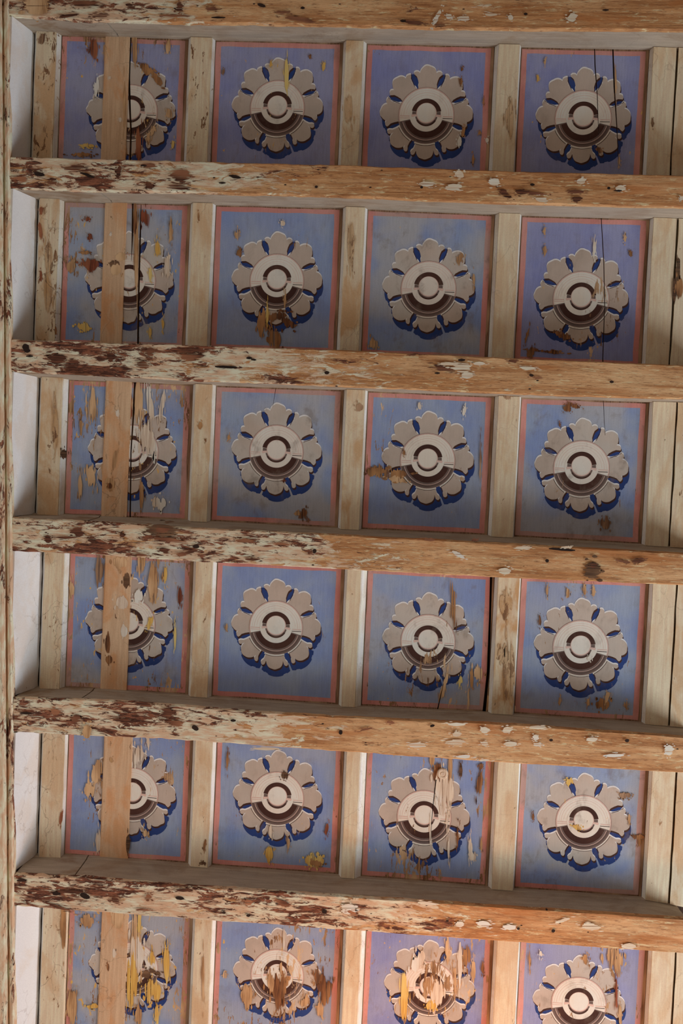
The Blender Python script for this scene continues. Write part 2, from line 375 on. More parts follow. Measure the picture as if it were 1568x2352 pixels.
# ------------------------------------------------------------------ cutting cracks right through the boards
def cut(bm, cracks):
    """cracks: list of polylines [(x, y, halfwidth)] in local metres; removes everything inside them"""
    if not cracks: return
    bmesh.ops.triangulate(bm, faces=bm.faces[:])
    for cr in cracks:
        lo = min(p[1] for p in cr); hi = max(p[1] for p in cr)
        for (x0, y0, w0), (x1, y1, w1) in zip(cr, cr[1:]):
            for sgn in (-1, 1):
                a = Vector((x0 + sgn * w0, y0, 0)); b = Vector((x1 + sgn * w1, y1, 0)); d = b - a
                nrm = Vector((-d.y, d.x, 0)).normalized()
                geo = [f for f in bm.faces if max(v.co.y for v in f.verts) > y0 - 1e-5 and min(v.co.y for v in f.verts) < y1 + 1e-5]
                if not geo: continue
                es = {e for f in geo for e in f.edges}; vs = {v for f in geo for v in f.verts}
                bmesh.ops.bisect_plane(bm, geom=list(geo) + list(es) + list(vs), plane_co=a, plane_no=nrm, dist=1e-6)
        for (x0, y0, w0) in cr:
            geo = [f for f in bm.faces if any(abs(v.co.x - x0) < 0.02 for v in f.verts) or True]
            bmesh.ops.bisect_plane(bm, geom=list(bm.faces) + list(bm.edges) + list(bm.verts), plane_co=Vector((0, y0, 0)), plane_no=Vector((0, 1, 0)), dist=1e-6)
        dead = []
        for f in bm.faces:
            c = f.calc_center_median()
            if lo < c.y < hi:
                for (x0, y0, w0), (x1, y1, w1) in zip(cr, cr[1:]):
                    if y0 <= c.y <= y1:
                        t = (c.y - y0) / (y1 - y0); xc = x0 + (x1 - x0) * t; hw = w0 + (w1 - w0) * t
                        if abs(c.x - xc) < hw * 0.999: dead.append(f)
                        break
        bmesh.ops.delete(bm, geom=dead, context='FACES')

# ------------------------------------------------------------------ the painted rosette, unit = metres, y down the picture
U = D / F                                                       # one picture pixel on the ceiling
def petal_outline(k, jit, wide=1.0):
    a0 = math.radians(45 * k) ; pts = []
    lob = [(0.0, 86.5, 18.6), (-16.6, 88.5, 7.4), (16.6, 88.5, 7.4)] if k not in (3, 4, 5) else [(0.0, 84.5, 19.5), (-17.0, 92, 5.2), (17.0, 92, 5.2)]
    def rad(a):
        best = 0
        for la, lr, lR in lob:
            da = math.radians(a - la); dd = lr * math.sin(da)
            if abs(dd) < lR: best = max(best, lr * math.cos(da) + math.sqrt(lR * lR - dd * dd))
        return best
    side = [(21.2, 56), (20.0, 62), (17.5, 67), (17.0, 76), (17.4, 84), (19.6, 90)]
    for a, r in side: pts.append((-a, r))
    n = 56
    for j in range(n + 1):
        a = -20.6 + 41.2 * j / n; r = rad(a)
        if r > 60: pts.append((a, r))
    for a, r in side[::-1]: pts.append((a, r))
    out = []
    for a, r in pts:
        r *= 1 + jit * nz(k * 3.3, a * 0.15, r * 0.02)
        t = a0 + math.radians(a * wide)
        out.append((r * math.sin(t) * U, -r * math.cos(t) * U))
    return out
def add_poly(bm, pts, z, mat=0, off=(0, 0)):
    vs = [bm.verts.new((x + off[0], y + off[1], z)) for x, y in pts]
    f = bm.faces.new(vs); f.material_index = mat; return f
def add_ring(bm, cx, cy, r0, r1, a0, a1, z, mat, n=40):
    """annular sector; angle 0 = right, 90 = down the picture"""
    prev = None
    for k in range(n + 1):
        a = math.radians(a0 + (a1 - a0) * k / n); c, s = math.cos(a), math.sin(a)
        q = [bm.verts.new(((cx + r * c) * U, (cy + r * s) * U, z)) for r in (r0, r1)]
        if prev:
            f = bm.faces.new((prev[0], prev[1], q[1], q[0])); f.material_index = mat
        prev = q
def add_disc(bm, cx, cy, r, z, mat, n=40):
    add_poly(bm, [((cx + r * math.cos(2 * math.pi * k / n)) * U, (cy + r * math.sin(2 * math.pi * k / n)) * U) for k in range(n)], z, mat)
def facedown(bm):
    for f in bm.faces:
        f.normal_update()
        if f.normal.z > 0: f.normal_flip()
LZ = 0.00018
def shift(bm, v): bmesh.ops.translate(bm, verts=bm.verts, vec=v)
def rosette(parent, ctr, cracks, col, jit):
    def fin(name, bm, mats, par):
        facedown(bm); shift(bm, ctr); cut(bm, cracks); facedown(bm)
        o = obj(name, bm, mats, par); o.color = col; return o
    bm = bmesh.new()
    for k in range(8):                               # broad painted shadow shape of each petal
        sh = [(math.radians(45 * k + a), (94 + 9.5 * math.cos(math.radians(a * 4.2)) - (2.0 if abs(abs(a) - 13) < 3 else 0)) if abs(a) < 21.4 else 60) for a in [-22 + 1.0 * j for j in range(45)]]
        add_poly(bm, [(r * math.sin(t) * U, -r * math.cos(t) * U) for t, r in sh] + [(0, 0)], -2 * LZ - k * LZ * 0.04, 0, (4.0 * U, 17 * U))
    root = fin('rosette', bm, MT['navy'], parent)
    for k in range(8):
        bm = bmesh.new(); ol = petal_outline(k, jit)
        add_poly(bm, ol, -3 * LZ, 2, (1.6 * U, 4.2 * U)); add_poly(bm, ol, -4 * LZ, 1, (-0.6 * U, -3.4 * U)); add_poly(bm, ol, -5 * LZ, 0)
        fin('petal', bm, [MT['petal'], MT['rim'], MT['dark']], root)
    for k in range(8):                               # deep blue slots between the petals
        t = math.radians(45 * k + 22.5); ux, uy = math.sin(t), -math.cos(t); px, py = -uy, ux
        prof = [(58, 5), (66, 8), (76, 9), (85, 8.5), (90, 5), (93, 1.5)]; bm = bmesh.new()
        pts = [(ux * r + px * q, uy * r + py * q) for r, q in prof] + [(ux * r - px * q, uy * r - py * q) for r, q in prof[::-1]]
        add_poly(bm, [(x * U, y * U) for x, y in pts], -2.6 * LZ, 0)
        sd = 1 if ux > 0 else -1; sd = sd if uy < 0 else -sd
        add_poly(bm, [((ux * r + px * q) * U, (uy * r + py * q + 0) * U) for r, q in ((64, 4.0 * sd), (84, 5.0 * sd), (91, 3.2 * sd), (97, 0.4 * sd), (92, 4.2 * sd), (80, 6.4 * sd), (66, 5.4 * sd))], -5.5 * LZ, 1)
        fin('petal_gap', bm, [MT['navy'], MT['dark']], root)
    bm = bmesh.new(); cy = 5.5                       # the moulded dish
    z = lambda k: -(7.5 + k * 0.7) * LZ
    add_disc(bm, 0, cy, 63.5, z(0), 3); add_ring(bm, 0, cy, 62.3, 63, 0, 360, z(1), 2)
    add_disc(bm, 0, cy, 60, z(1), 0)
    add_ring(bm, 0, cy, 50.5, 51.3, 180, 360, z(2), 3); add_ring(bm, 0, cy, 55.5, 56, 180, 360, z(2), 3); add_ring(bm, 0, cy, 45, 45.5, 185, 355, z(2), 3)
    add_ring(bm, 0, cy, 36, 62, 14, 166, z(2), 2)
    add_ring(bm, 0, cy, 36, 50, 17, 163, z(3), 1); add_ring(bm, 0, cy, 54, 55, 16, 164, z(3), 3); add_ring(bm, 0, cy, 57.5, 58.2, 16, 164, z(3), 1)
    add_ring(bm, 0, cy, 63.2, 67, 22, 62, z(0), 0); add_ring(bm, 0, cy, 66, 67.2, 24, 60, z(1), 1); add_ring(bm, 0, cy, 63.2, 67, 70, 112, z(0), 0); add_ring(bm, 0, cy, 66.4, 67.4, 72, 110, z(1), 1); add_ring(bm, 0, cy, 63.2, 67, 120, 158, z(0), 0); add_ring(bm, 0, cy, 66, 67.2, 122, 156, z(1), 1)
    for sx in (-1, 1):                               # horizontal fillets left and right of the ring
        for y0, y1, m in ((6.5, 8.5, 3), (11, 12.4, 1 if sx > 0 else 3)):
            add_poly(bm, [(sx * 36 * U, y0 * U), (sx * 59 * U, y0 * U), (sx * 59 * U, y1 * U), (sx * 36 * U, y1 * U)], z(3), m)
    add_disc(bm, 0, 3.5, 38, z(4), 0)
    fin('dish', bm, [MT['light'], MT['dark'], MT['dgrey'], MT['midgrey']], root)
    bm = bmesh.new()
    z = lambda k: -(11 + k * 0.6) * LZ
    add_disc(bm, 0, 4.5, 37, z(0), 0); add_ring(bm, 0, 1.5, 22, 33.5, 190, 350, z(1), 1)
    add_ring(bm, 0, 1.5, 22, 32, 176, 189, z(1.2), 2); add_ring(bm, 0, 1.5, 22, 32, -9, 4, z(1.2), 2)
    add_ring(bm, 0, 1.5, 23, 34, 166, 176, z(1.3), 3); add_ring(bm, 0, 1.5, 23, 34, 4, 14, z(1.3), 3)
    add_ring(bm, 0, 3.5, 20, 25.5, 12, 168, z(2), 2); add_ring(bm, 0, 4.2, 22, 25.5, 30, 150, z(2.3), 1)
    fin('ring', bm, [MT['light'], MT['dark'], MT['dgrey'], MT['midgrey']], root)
    bm = bmesh.new()
    z = lambda k: -(14 + k * 0.5) * LZ
    add_disc(bm, 0, 0.5, 23, z(0), 1); add_disc(bm, -0.2, -0.3, 21.3, z(1), 0)
    fin('boss', bm, [MT['light'], MT['midgrey']], root)
    return root

# ------------------------------------------------------------------ layout of the bays
B1 = [(75, 124, 136), (82, 130, 142), (86, 138, 152), (93, 141, 154), (90, 143, 151), (91, 148, 153)]
B2 = [(428, 433, 481, 489), (432, 437, 481, 489), (438, 443, 481, 490), (439, 444, 482, 492), (438, 443, 482, 491), (438, 443, 481, 491)]
B3 = [(783, 789, 828, 836), (781, 788, 831, 837), (784, 790, 832, 838), (786, 792, 823, 837), (785, 791, 821, 836), (784, 790, 824, 835)]
B4 = [(1130, 1139, 1187, 1190)] * 6
B5 = [(1485, 1494, 1546, 1549)] * 6
YM = [230, 630, 1035, 1440, 1850, 2240]
CTR = [[(301, 252), (637, 243), (979, 260), (1339, 267)], [(297, 640), (636, 641), (984, 658), (1334, 682)],
       [(304, 1032), (635, 1033), (982, 1053), (1335, 1070)], [(297, 1428), (634, 1436), (983, 1468), (1333, 1482)],
       [(304, 1818), (637, 1828), (974, 1871), (1340, 1883)], [(304, 2218), (637, 2235), (986, 2264), (1329, 2300)]]
# cracks (x, y, half width) running through the boards
CRK = {(0, 0): [[(300, 60, 2.6), (296, 180, 2.8), (299, 260, 2.2), (301, 300, 2.0), (297, 420, 2.6)]],
       (1, 0): [[(305, 440, 1.6), (304, 540, 1.8), (302, 600, 0.4)], [(324, 470, 0.8), (322, 540, 1.8), (318, 700, 2.2), (316, 840, 2.0)]],
       (2, 0): [[(311, 850, 2.0), (307, 940, 2.2), (301, 1040, 1.5), (298, 1240, 1.8)]],
       (0, 3): [[(1364, 80, 0.9), (1366, 150, 1.2), (1371, 220, 0.9), (1374, 310, 0.4)], [(1406, 80, 1.5), (1410, 200, 1.6), (1416, 290, 1.0), (1420, 380, 0.5)]],
       (1, 3): [[(1379, 480, 0.8), (1386, 600, 1.0), (1388, 700, 0.9), (1383, 850, 1.0)]],
       (2, 1): [[(637, 870, 0.8), (626, 935, 0.3)]], (2, 3): [[(1384, 900, 0.7), (1389, 1000, 0.4)]],
       (3, 2): [[(1128, 1300, 2.6), (1125, 1420, 2.4), (1121, 1540, 3.0), (1109, 1660, 4.2)], [(1018, 1570, 0.6), (1000, 1650, 1.6)]],
       (4, 2): [[(1001, 1790, 1.2), (993, 1860, 0.8), (988, 1930, 0.4)]]}
WEAR = [[(.45, .35, .7), (.15, .25, .5), (.15, .1, .15), (.3, .2, .3)], [(.5, .4, 1), (.1, .15, .3), (.12, .1, 1), (.15, .15, .3)],
        [(.42, .4, .7), (.1, .1, 1), (.2, .1, .2), (.1, .1, .9)], [(.5, .45, 1), (.1, .1, .1), (.25, .2, .9), (.2, .2, .4)],
        [(.4, .2, .2), (.3, .2, .5), (.5, .2, .1), (.15, .2, 1)], [(.5, .55, .9), (.42, .3, .5), (.5, .3, .6), (.45, .2, .7)]]
VIO = {(0, 0), (0, 1), (0, 2), (0, 3), (5, 2), (5, 3), (1, 3)}
COLW = ['leftmost', 'second', 'third', 'rightmost']
PLAB = {(0, 0): 'violet-blue rosette panel in the top left corner, split by a long dark crack',
        (0, 1): 'blue rosette panel in the top row with a vertical ochre streak on its upper petals',
        (0, 2): 'violet-blue rosette panel, third in the top row, chipped at its lower right petals',
        (0, 3): 'blue rosette panel in the top right corner with two fine vertical cracks',
        (1, 0): 'flaked blue panel in the second row by the wall, two cracks beside its buff strip',
        (1, 1): 'blue rosette panel whose bottom petal is worn to a brown arch, second row',
        (1, 2): 'greyish blue rosette panel, third in the second row, clean with faded corners',
        (1, 3): 'blue rosette panel at right in the second row with one long hairline crack',
        (2, 0): 'blue panel in the third row by the wall, rust-brown streak beside the crack',
        (2, 1): 'crisp grey-blue rosette panel in the third row with small brown spot lower right',
        (2, 2): 'bright blue rosette panel with a brown gouge running in from its left edge',
        (2, 3): 'slate blue rosette panel at right in the third row with round stain below',
        (3, 0): 'grey-blue panel in the fourth row by the wall with dark knot over its rosette',
        (3, 1): 'bright clean blue rosette panel, second in the fourth row',
        (3, 2): 'warped blue rosette panel with open dark gap along its right edge',
        (3, 3): 'blue rosette panel at right in the fourth row with brown scar at the bottom edge',
        (4, 0): 'blue panel in the fifth row by the wall with dark knot under its rosette',
        (4, 1): 'streaky blue rosette panel with a dark spot above the boss, fifth row',
        (4, 2): 'bright blue rosette panel with a round pale nail plug at upper right, fifth row',
        (4, 3): 'dull slate blue rosette panel, rightmost in the fifth row, boss chipped ochre',
        (5, 0): 'bottom row panel by the wall, rosette half lost to pale and ochre ground',
        (5, 1): 'bottom row rosette panel with bare wood torn across its lower dish',
        (5, 2): 'bottom row rosette panel, third from the wall, boss flaked away and ochre streak',
        (5, 3): 'mauve rosette panel in the bottom right corner with a pale smear above'}
# worn places on the panels: (row, col): [(x, y, rx, ry, degrees, material)]
PATCH = {
 (0, 0): [(215, 112, 10, 20, 0, 'rust'), (338, 160, 20, 8, 35, 'bare'), (362, 182, 17, 7, 55, 'bare'), (386, 108, 6, 15, 0, 'tan'), (200, 335, 17, 4, 0, 'ochre'), (187, 355, 24, 4, 0, 'bare'),
          (318, 330, 6, 40, 0, 'rust'), (310, 105, 6, 40, 0, 'tan'), (350, 300, 5, 12, 30, 'tan'), (397, 330, 3, 10, 15, 'ochre'), (222, 200, 6, 18, 0, 'pale'), (388, 262, 7, 12, 0, 'tan'), (340, 318, 4, 10, 0, 'tan')],
 (0, 1): [(658, 170, 5, 38, 0, 'ochre'), (743, 153, 4, 9, 0, 'ochre'), (712, 131, 3, 4, 0, 'bare'), (622, 148, 3, 8, 0, 'ochre'), (513, 165, 3, 7, 10, 'board')],
 (0, 2): [(1058, 187, 4, 8, 0, 'bare'), (1061, 158, 3, 5, 0, 'bare'), (1064, 300, 4, 12, 8, 'bare'), (1055, 325, 5, 12, 0, 'pale'), (1101, 305, 4, 5, 0, 'bare'), (1086, 365, 3, 11, 0, 'bare'), (1118, 321, 4, 6, 0, 'pale'), (1110, 230, 2, 8, 0, 'bare')],
 (0, 3): [(1235, 178, 3, 7, 0, 'ochre'), (1413, 190, 3, 30, 0, 'tan'), (1252, 140, 2, 9, 8, 'tan'), (1421, 370, 3, 10, 0, 'tan'), (1375, 345, 8, 6, 60, 'bare')],
 (1, 0): [(206, 607, 22, 11, 5, 'rust'), (200, 503, 9, 4, 0, 'rust'), (206, 545, 6, 6, 0, 'rust'), (197, 580, 14, 3, 0, 'bare'), (192, 752, 15, 9, 20, 'ochre'), (333, 500, 10, 22, 0, 'rust'), (313, 560, 5, 90, 0, 'tan'), (362, 572, 6, 18, 0, 'ochre'),
          (392, 535, 4, 25, 0, 'tan'), (310, 500, 6, 36, 0, 'bare'), (163, 612, 10, 14, 0, 'tan'), (344, 762, 5, 10, 0, 'ochre'), (374, 745, 3, 16, 0, 'ochre'), (345, 630, 4, 14, 0, 'ochre'), (385, 612, 8, 26, 0, 'pale')],
 (1, 1): [(602, 742, 12, 25, 8, 'bare'), (632, 727, 26, 8, -8, 'bare'), (662, 742, 18, 8, 30, 'bare'), (628, 780, 17, 20, 0, 'bare'), (549, 580, 6, 9, 0, 'bare'), (544, 538, 6, 11, 0, 'tan'), (649, 513, 6, 6, 0, 'pale'), (654, 690, 3, 16, 0, 'tan'), (614, 722, 3, 22, 0, 'ochre')],
 (1, 2): [(1056, 594, 6, 12, 30, 'tan'), (1088, 640, 3, 16, 0, 'tan'), (858, 790, 10, 14, 0, 'tan')],
 (1, 3): [(1292, 770, 19, 7, 22, 'bare'), (1218, 810, 8, 14, 20, 'bare'), (1262, 808, 34, 2.5, 5, 'bare'), (1365, 568, 4, 22, 0, 'pale'), (1250, 530, 3, 9, 0, 'tan'), (1251, 575, 4, 10, 0, 'tan'), (1435, 548, 3, 10, 0, 'tan'), (1448, 582, 4, 6, 0, 'bare'), (1210, 770, 2, 20, 15, 'bare')],
 (2, 0): [(212, 935, 9, 34, 0, 'tan'), (186, 975, 4, 16, 0, 'tan'), (298, 930, 6, 48, 0, 'rust'), (318, 915, 11, 40, 0, 'tan'), (345, 930, 7, 42, -8, 'pale'), (372, 935, 5, 30, 10, 'pale'), (340, 1010, 16, 40, -10, 'pale'), (208, 1090, 9, 26, -15, 'tan'),
          (184, 1115, 5, 28, 0, 'tan'), (325, 1140, 5, 28, 0, 'tan'), (365, 1155, 16, 14, 0, 'pale'), (250, 1100, 3, 8, 0, 'bare')],
 (2, 1): [(696, 1180, 8, 12, 25, 'bare'), (682, 1180, 6, 5, 0, 'tan'), (706, 1192, 5, 4, 30, 'bare'), (525, 1005, 3, 8, 0, 'bare'), (652, 1104, 4, 3, 0, 'rust')],
 (2, 2): [(888, 1087, 46, 12, 4, 'bare'), (862, 1082, 22, 8, 0, 'bare'), (912, 1102, 20, 6, 10, 'tan'), (1066, 945, 4, 12, 12, 'pale'), (963, 933, 4, 8, 0, 'pale'), (928, 1040, 3, 6, 0, 'bare'), (1103, 1060, 2, 50, 0, 'board'), (1008, 1170, 0.1, 0.1, 0, 'pale')],
 (2, 3): [(1302, 938, 9, 10, 0, 'bare'), (1318, 933, 14, 4, 10, 'bare'), (1389, 1202, 11, 13, 0, 'board'), (1285, 975, 2, 6, 0, 'bare')],
 (3, 0): [(228, 1310, 9, 30, 0, 'board'), (325, 1290, 9, 28, 0, 'tan'), (352, 1335, 13, 40, 0, 'tan'), (380, 1320, 4, 20, 0, 'ochre'), (413, 1370, 5, 18, 0, 'rust'), (345, 1430, 5, 16, 20, 'ochre'), (402, 1460, 3, 26, 0, 'ochre'), (165, 1350, 6, 18, 0, 'tan'), (318, 1370, 10, 14, 0, 'pale')],
 (3, 1): [(520, 1440, 3, 8, 0, 'tan'), (642, 1562, 0.1, 0.1, 0, 'pale')],
 (3, 2): [(1041, 1385, 5, 54, 0, 'bare'), (1018, 1580, 5, 36, 18, 'tan'), (1083, 1560, 4, 20, 0, 'bare'), (1057, 1565, 5, 11, 0, 'ochre'), (1098, 1545, 10, 18, 0, 'tan'), (1075, 1600, 2, 30, 0, 'tan'), (1122, 1612, 7, 38, 8, 'tan')],
 (3, 3): [(1383, 1618, 16, 12, 0, 'bare'), (1394, 1600, 5, 12, 20, 'tan'), (1437, 1618, 5, 9, 0, 'tan'), (1285, 1610, 3, 10, 0, 'tan'), (1350, 1615, 4, 10, 0, 'tan'), (1304, 1362, 4, 12, 0, 'tan'), (1342, 1355, 4, 12, 0, 'tan'), (1363, 1358, 4, 12, 0, 'tan'), (1240, 1428, 3, 12, 0, 'bare'), (1256, 1355, 3, 14, 0, 'tan'),
          (1353, 1512, 5, 6, 0, 'pale')],
 (4, 0): [(222, 1775, 12, 26, 10, 'tan'), (205, 1815, 12, 16, 0, 'tan'), (318, 1735, 12, 22, 10, 'pale'), (340, 1706, 4, 14, 0, 'pale'), (225, 1930, 6, 22, 0, 'pale'), (262, 1850, 0.1, 0.1, 0, 'pale'), (335, 1915, 8, 10, 0, 'tan')],
 (4, 1): [(654, 1781, 8, 8, 0, 'knot'), (618, 1963, 9, 18, 0, 'ochre'), (722, 1977, 22, 14, 0, 'ochre'), (725, 1983, 14, 7, 10, 'bare'), (750, 1906, 4, 14, 10, 'rust'), (621, 1910, 4, 14, 0, 'pale'), (662, 1935, 4, 14, 0, 'tan'), (522, 1745, 3, 22, 0, 'bare')],
 (4, 2): [(1005, 1775, 10, 24, 5, 'bare'), (1034, 1762, 5, 44, 0, 'tan'), (1020, 1815, 22, 38, -8, 'pale'), (1058, 1770, 4, 18, 0, 'knot'), (1101, 1802, 7, 26, 8, 'bare'), (1104, 1760, 6, 6, 0, 'bare'), (992, 1745, 6, 16, 0, 'tan'), (1080, 1948, 5, 24, 0, 'pale'), (1085, 1968, 8, 9, 0, 'pale'), (1105, 1940, 3, 14, 0, 'tan'), (1030, 1950, 3, 26, 0, 'pale'),
          (1050, 1920, 2.5, 26, 0, 'bare'), (1026, 1885, 2, 20, 0, 'pale'), (988, 1905, 2.5, 26, 0, 'pale')],
 (4, 3): [(1435, 1827, 13, 7, 0, 'board'), (1466, 1923, 14, 5, 0, 'bare'), (1468, 1935, 4, 9, 0, 'bare'), (1224, 1876, 3, 8, 0, 'bare'), (1308, 1795, 8, 7, 0, 'ochre'), (1325, 1900, 11, 5, 25, 'ochre'), (1445, 1880, 3, 12, 0, 'tan')],
 (5, 0): [(312, 2170, 12, 60, 0, 'tan'), (315, 2190, 16, 36, 0, 'pale'), (303, 2260, 12, 50, 0, 'ochre'), (350, 2275, 20, 24, 0, 'ochre'), (382, 2210, 7, 34, 0, 'ochre'), (350, 2202, 6, 20, 0, 'ochre'), (336, 2238, 12, 8, -30, 'knot'), (355, 2232, 14, 5, 20, 'knot'), (318, 2330, 8, 22, 0, 'tan'), (360, 2330, 5, 20, 0, 'ochre'),
          (213, 2312, 14, 5, 0, 'ochre'), (200, 2115, 16, 14, 20, 'tan'), (165, 2310, 12, 34, 0, 'tan'), (320, 2120, 4, 22, 0, 'ochre')],
 (5, 1): [(638, 2270, 20, 30, 0, 'bare'), (622, 2255, 8, 20, 0, 'tan'), (566, 2286, 14, 22, 0, 'tan'), (735, 2250, 12, 26, -15, 'bare'), (750, 2280, 10, 30, 20, 'bare'), (735, 2320, 8, 18, 0, 'tan'), (545, 2330, 0.1, 0.1, 0, 'tan'), (652, 2150, 3, 34, 0, 'pale'), (645, 2220, 3, 20, 0, 'tan'), (516, 2240, 5, 8, 0, 'tan'), (700, 2300, 8, 14, 30, 'tan')],
 (5, 2): [(985, 2262, 14, 18, 0, 'tan'), (1003, 2285, 14, 34, 5, 'pale'), (990, 2310, 12, 10, 0, 'ochre'), (928, 2300, 8, 50, 0, 'ochre'), (1072, 2195, 9, 24, 0, 'bare'), (1028, 2185, 6, 28, 0, 'tan'), (1056, 2215, 5, 46, 0, 'pale'), (1087, 2230, 5, 26, 0, 'tan'), (960, 2208, 12, 24, 30, 'pale'), (1108, 2225, 4, 14, 0, 'bare'), (1045, 2250, 3, 30, 0, 'tan')],
 (5, 3): [(1412, 2200, 18, 30, -12, 'tan'), (1418, 2225, 7, 24, 0, 'tan'), (1345, 2205, 7, 12, -20, 'bare'), (1415, 2280, 3, 40, 0, 'rust'), (1242, 2192, 4, 9, 0, 'pale'), (1216, 2205, 2, 26, 0, 'bare'), (1424, 2330, 4, 20, 0, 'tan')]}
def pxw(px, r, dz=0.0): return at(px, YM[r], dz).x
for r in range(6):
    for c in range(4):
        lpx = (B1[r][2], B2[r][3], B3[r][3], B4[r][3])[c]; rpx = (B2[r][0], B3[r][0], B4[r][0], B5[r][0])[c]
        x0, x1 = pxw(lpx, r) + 0.0015, pxw(rpx, r) - 0.0015
        g = 0.0015
        q = [(x0, bay_top(r, x0) + g), (x1, bay_top(r, x1) + g), (x1, bay_bot(r, x1) - g), (x0, bay_bot(r, x0) - g)]
        org = Vector((sum(p[0] for p in q) / 4, sum(p[1] for p in q) / 4, ZC))
        L = [(p[0] - org.x, p[1] - org.y) for p in q]
        def inset(l, t, rr, b, L=L):
            (ax, ay), (bx, by), (cx, cy), (dx, dy) = L
            ty = lambda x: ay + (by - ay) * (x - ax) / (bx - ax); by_ = lambda x: dy + (cy - dy) * (x - dx) / (cx - dx)
            xa, xb = ax + l * U, bx - rr * U
            return [(xa, ty(xa) + t * U), (xb, ty(xb) + t * U), (xb, by_(xb) - b * U), (xa, by_(xa) - b * U)]
        cr = []
        for poly in CRK.get((r, c), []):
            cr.append([((lambda p, h: (p.x - org.x, p.y - org.y, h * U))(at(x, y), hw)) for x, y, hw in poly])
        root = empty('painted_panel', org); tag(root, PLAB[(r, c)], 'panel', 'painted rosette panels between the beams')
        col = WEAR[r][c] + (1,)
        bm = bmesh.new(); add_poly(bm, L, 0); cut(bm, cr); facedown(bm)
        res = bmesh.ops.extrude_face_region(bm, geom=bm.faces[:])
        bmesh.ops.translate(bm, verts=[v for v in res['geom'] if isinstance(v, bmesh.types.BMVert)], vec=(0, 0, 0.014))
        bmesh.ops.recalc_face_normals(bm, faces=bm.faces)
        obj('board', bm, MT['board'], root)
        outer = inset(1.5, 4, 7, 4); inner = inset(13, 14, 19, 14)
        # the red band is hand painted: slightly uneven
        bm = bmesh.new(); n = 14
        def edge(P, i, t, k): 
            a, b = P[i], P[(i + 1) % 4]; j = 1.6 * U * nz(k * 1.7 + t * 5, i * 3 + r, c * 2.5 + k) * (0 if t in (0, 1) else 1)
            dx, dy = b[0] - a[0], b[1] - a[1]; l = math.hypot(dx, dy)
            return (a[0] + dx * t - dy / l * j, a[1] + dy * t + dx / l * j)
        fld = []
        for i in range(4):
            for k in range(n):
                t0, t1 = k / n, (k + 1) / n
                add_poly(bm, [edge(outer, i, t0, 1), edge(outer, i, t1, 1), edge(inner, i, t1, 5), edge(inner, i, t0, 5)], -LZ)
                fld.append(edge(inner, i, t0, 5))
        bmesh.ops.remove_doubles(bm, verts=bm.verts, dist=1e-5)
        cut(bm, cr); facedown(bm); o = obj('red_border', bm, MT['red'], root); o.color = col
        bm = bmesh.new(); add_poly(bm, fld, -LZ); cut(bm, cr); facedown(bm)
        o = obj('blue_field', bm, MT['violet' if (r, c) in VIO else 'blue'], root); o.color = col
        ctr = at(*CTR[r][c]) - org; ctr.z = 0
        rosette(root, ctr, cr, col, 0.05 if c == 0 else 0.02)
        for k, (px, py, rx, ry, an, m) in enumerate(PATCH.get((r, c), [])):
            if rx < 1: continue
            bm = patch_mesh(blob(px, py, rx, ry, math.radians(an), k, 0.8, 52, 7), -0.0032 - 0.00003 * k, org)
            cut(bm, cr); facedown(bm); obj('paint_loss', bm, MT[m], root)
        if (r, c) == (4, 2):                              # turned plug
            bm = bmesh.new(); p = at(1016, 1776) - org
            prof = [(0.0, -0.012), (0.006, -0.0115), (0.0085, -0.009), (0.011, -0.011), (0.0165, -0.0105), (0.0185, -0.006), (0.0185, 0.0)]
            rr = [[(p.x + ra * math.cos(6.2832 * k / 24), p.y + ra * math.sin(6.2832 * k / 24), za) for k in range(24)] for ra, za in prof[1:]]
            loft(bm, rr); o = obj('nail_plug', bm, MT['pale'], root); o['label'] = 'round pale turned plug'

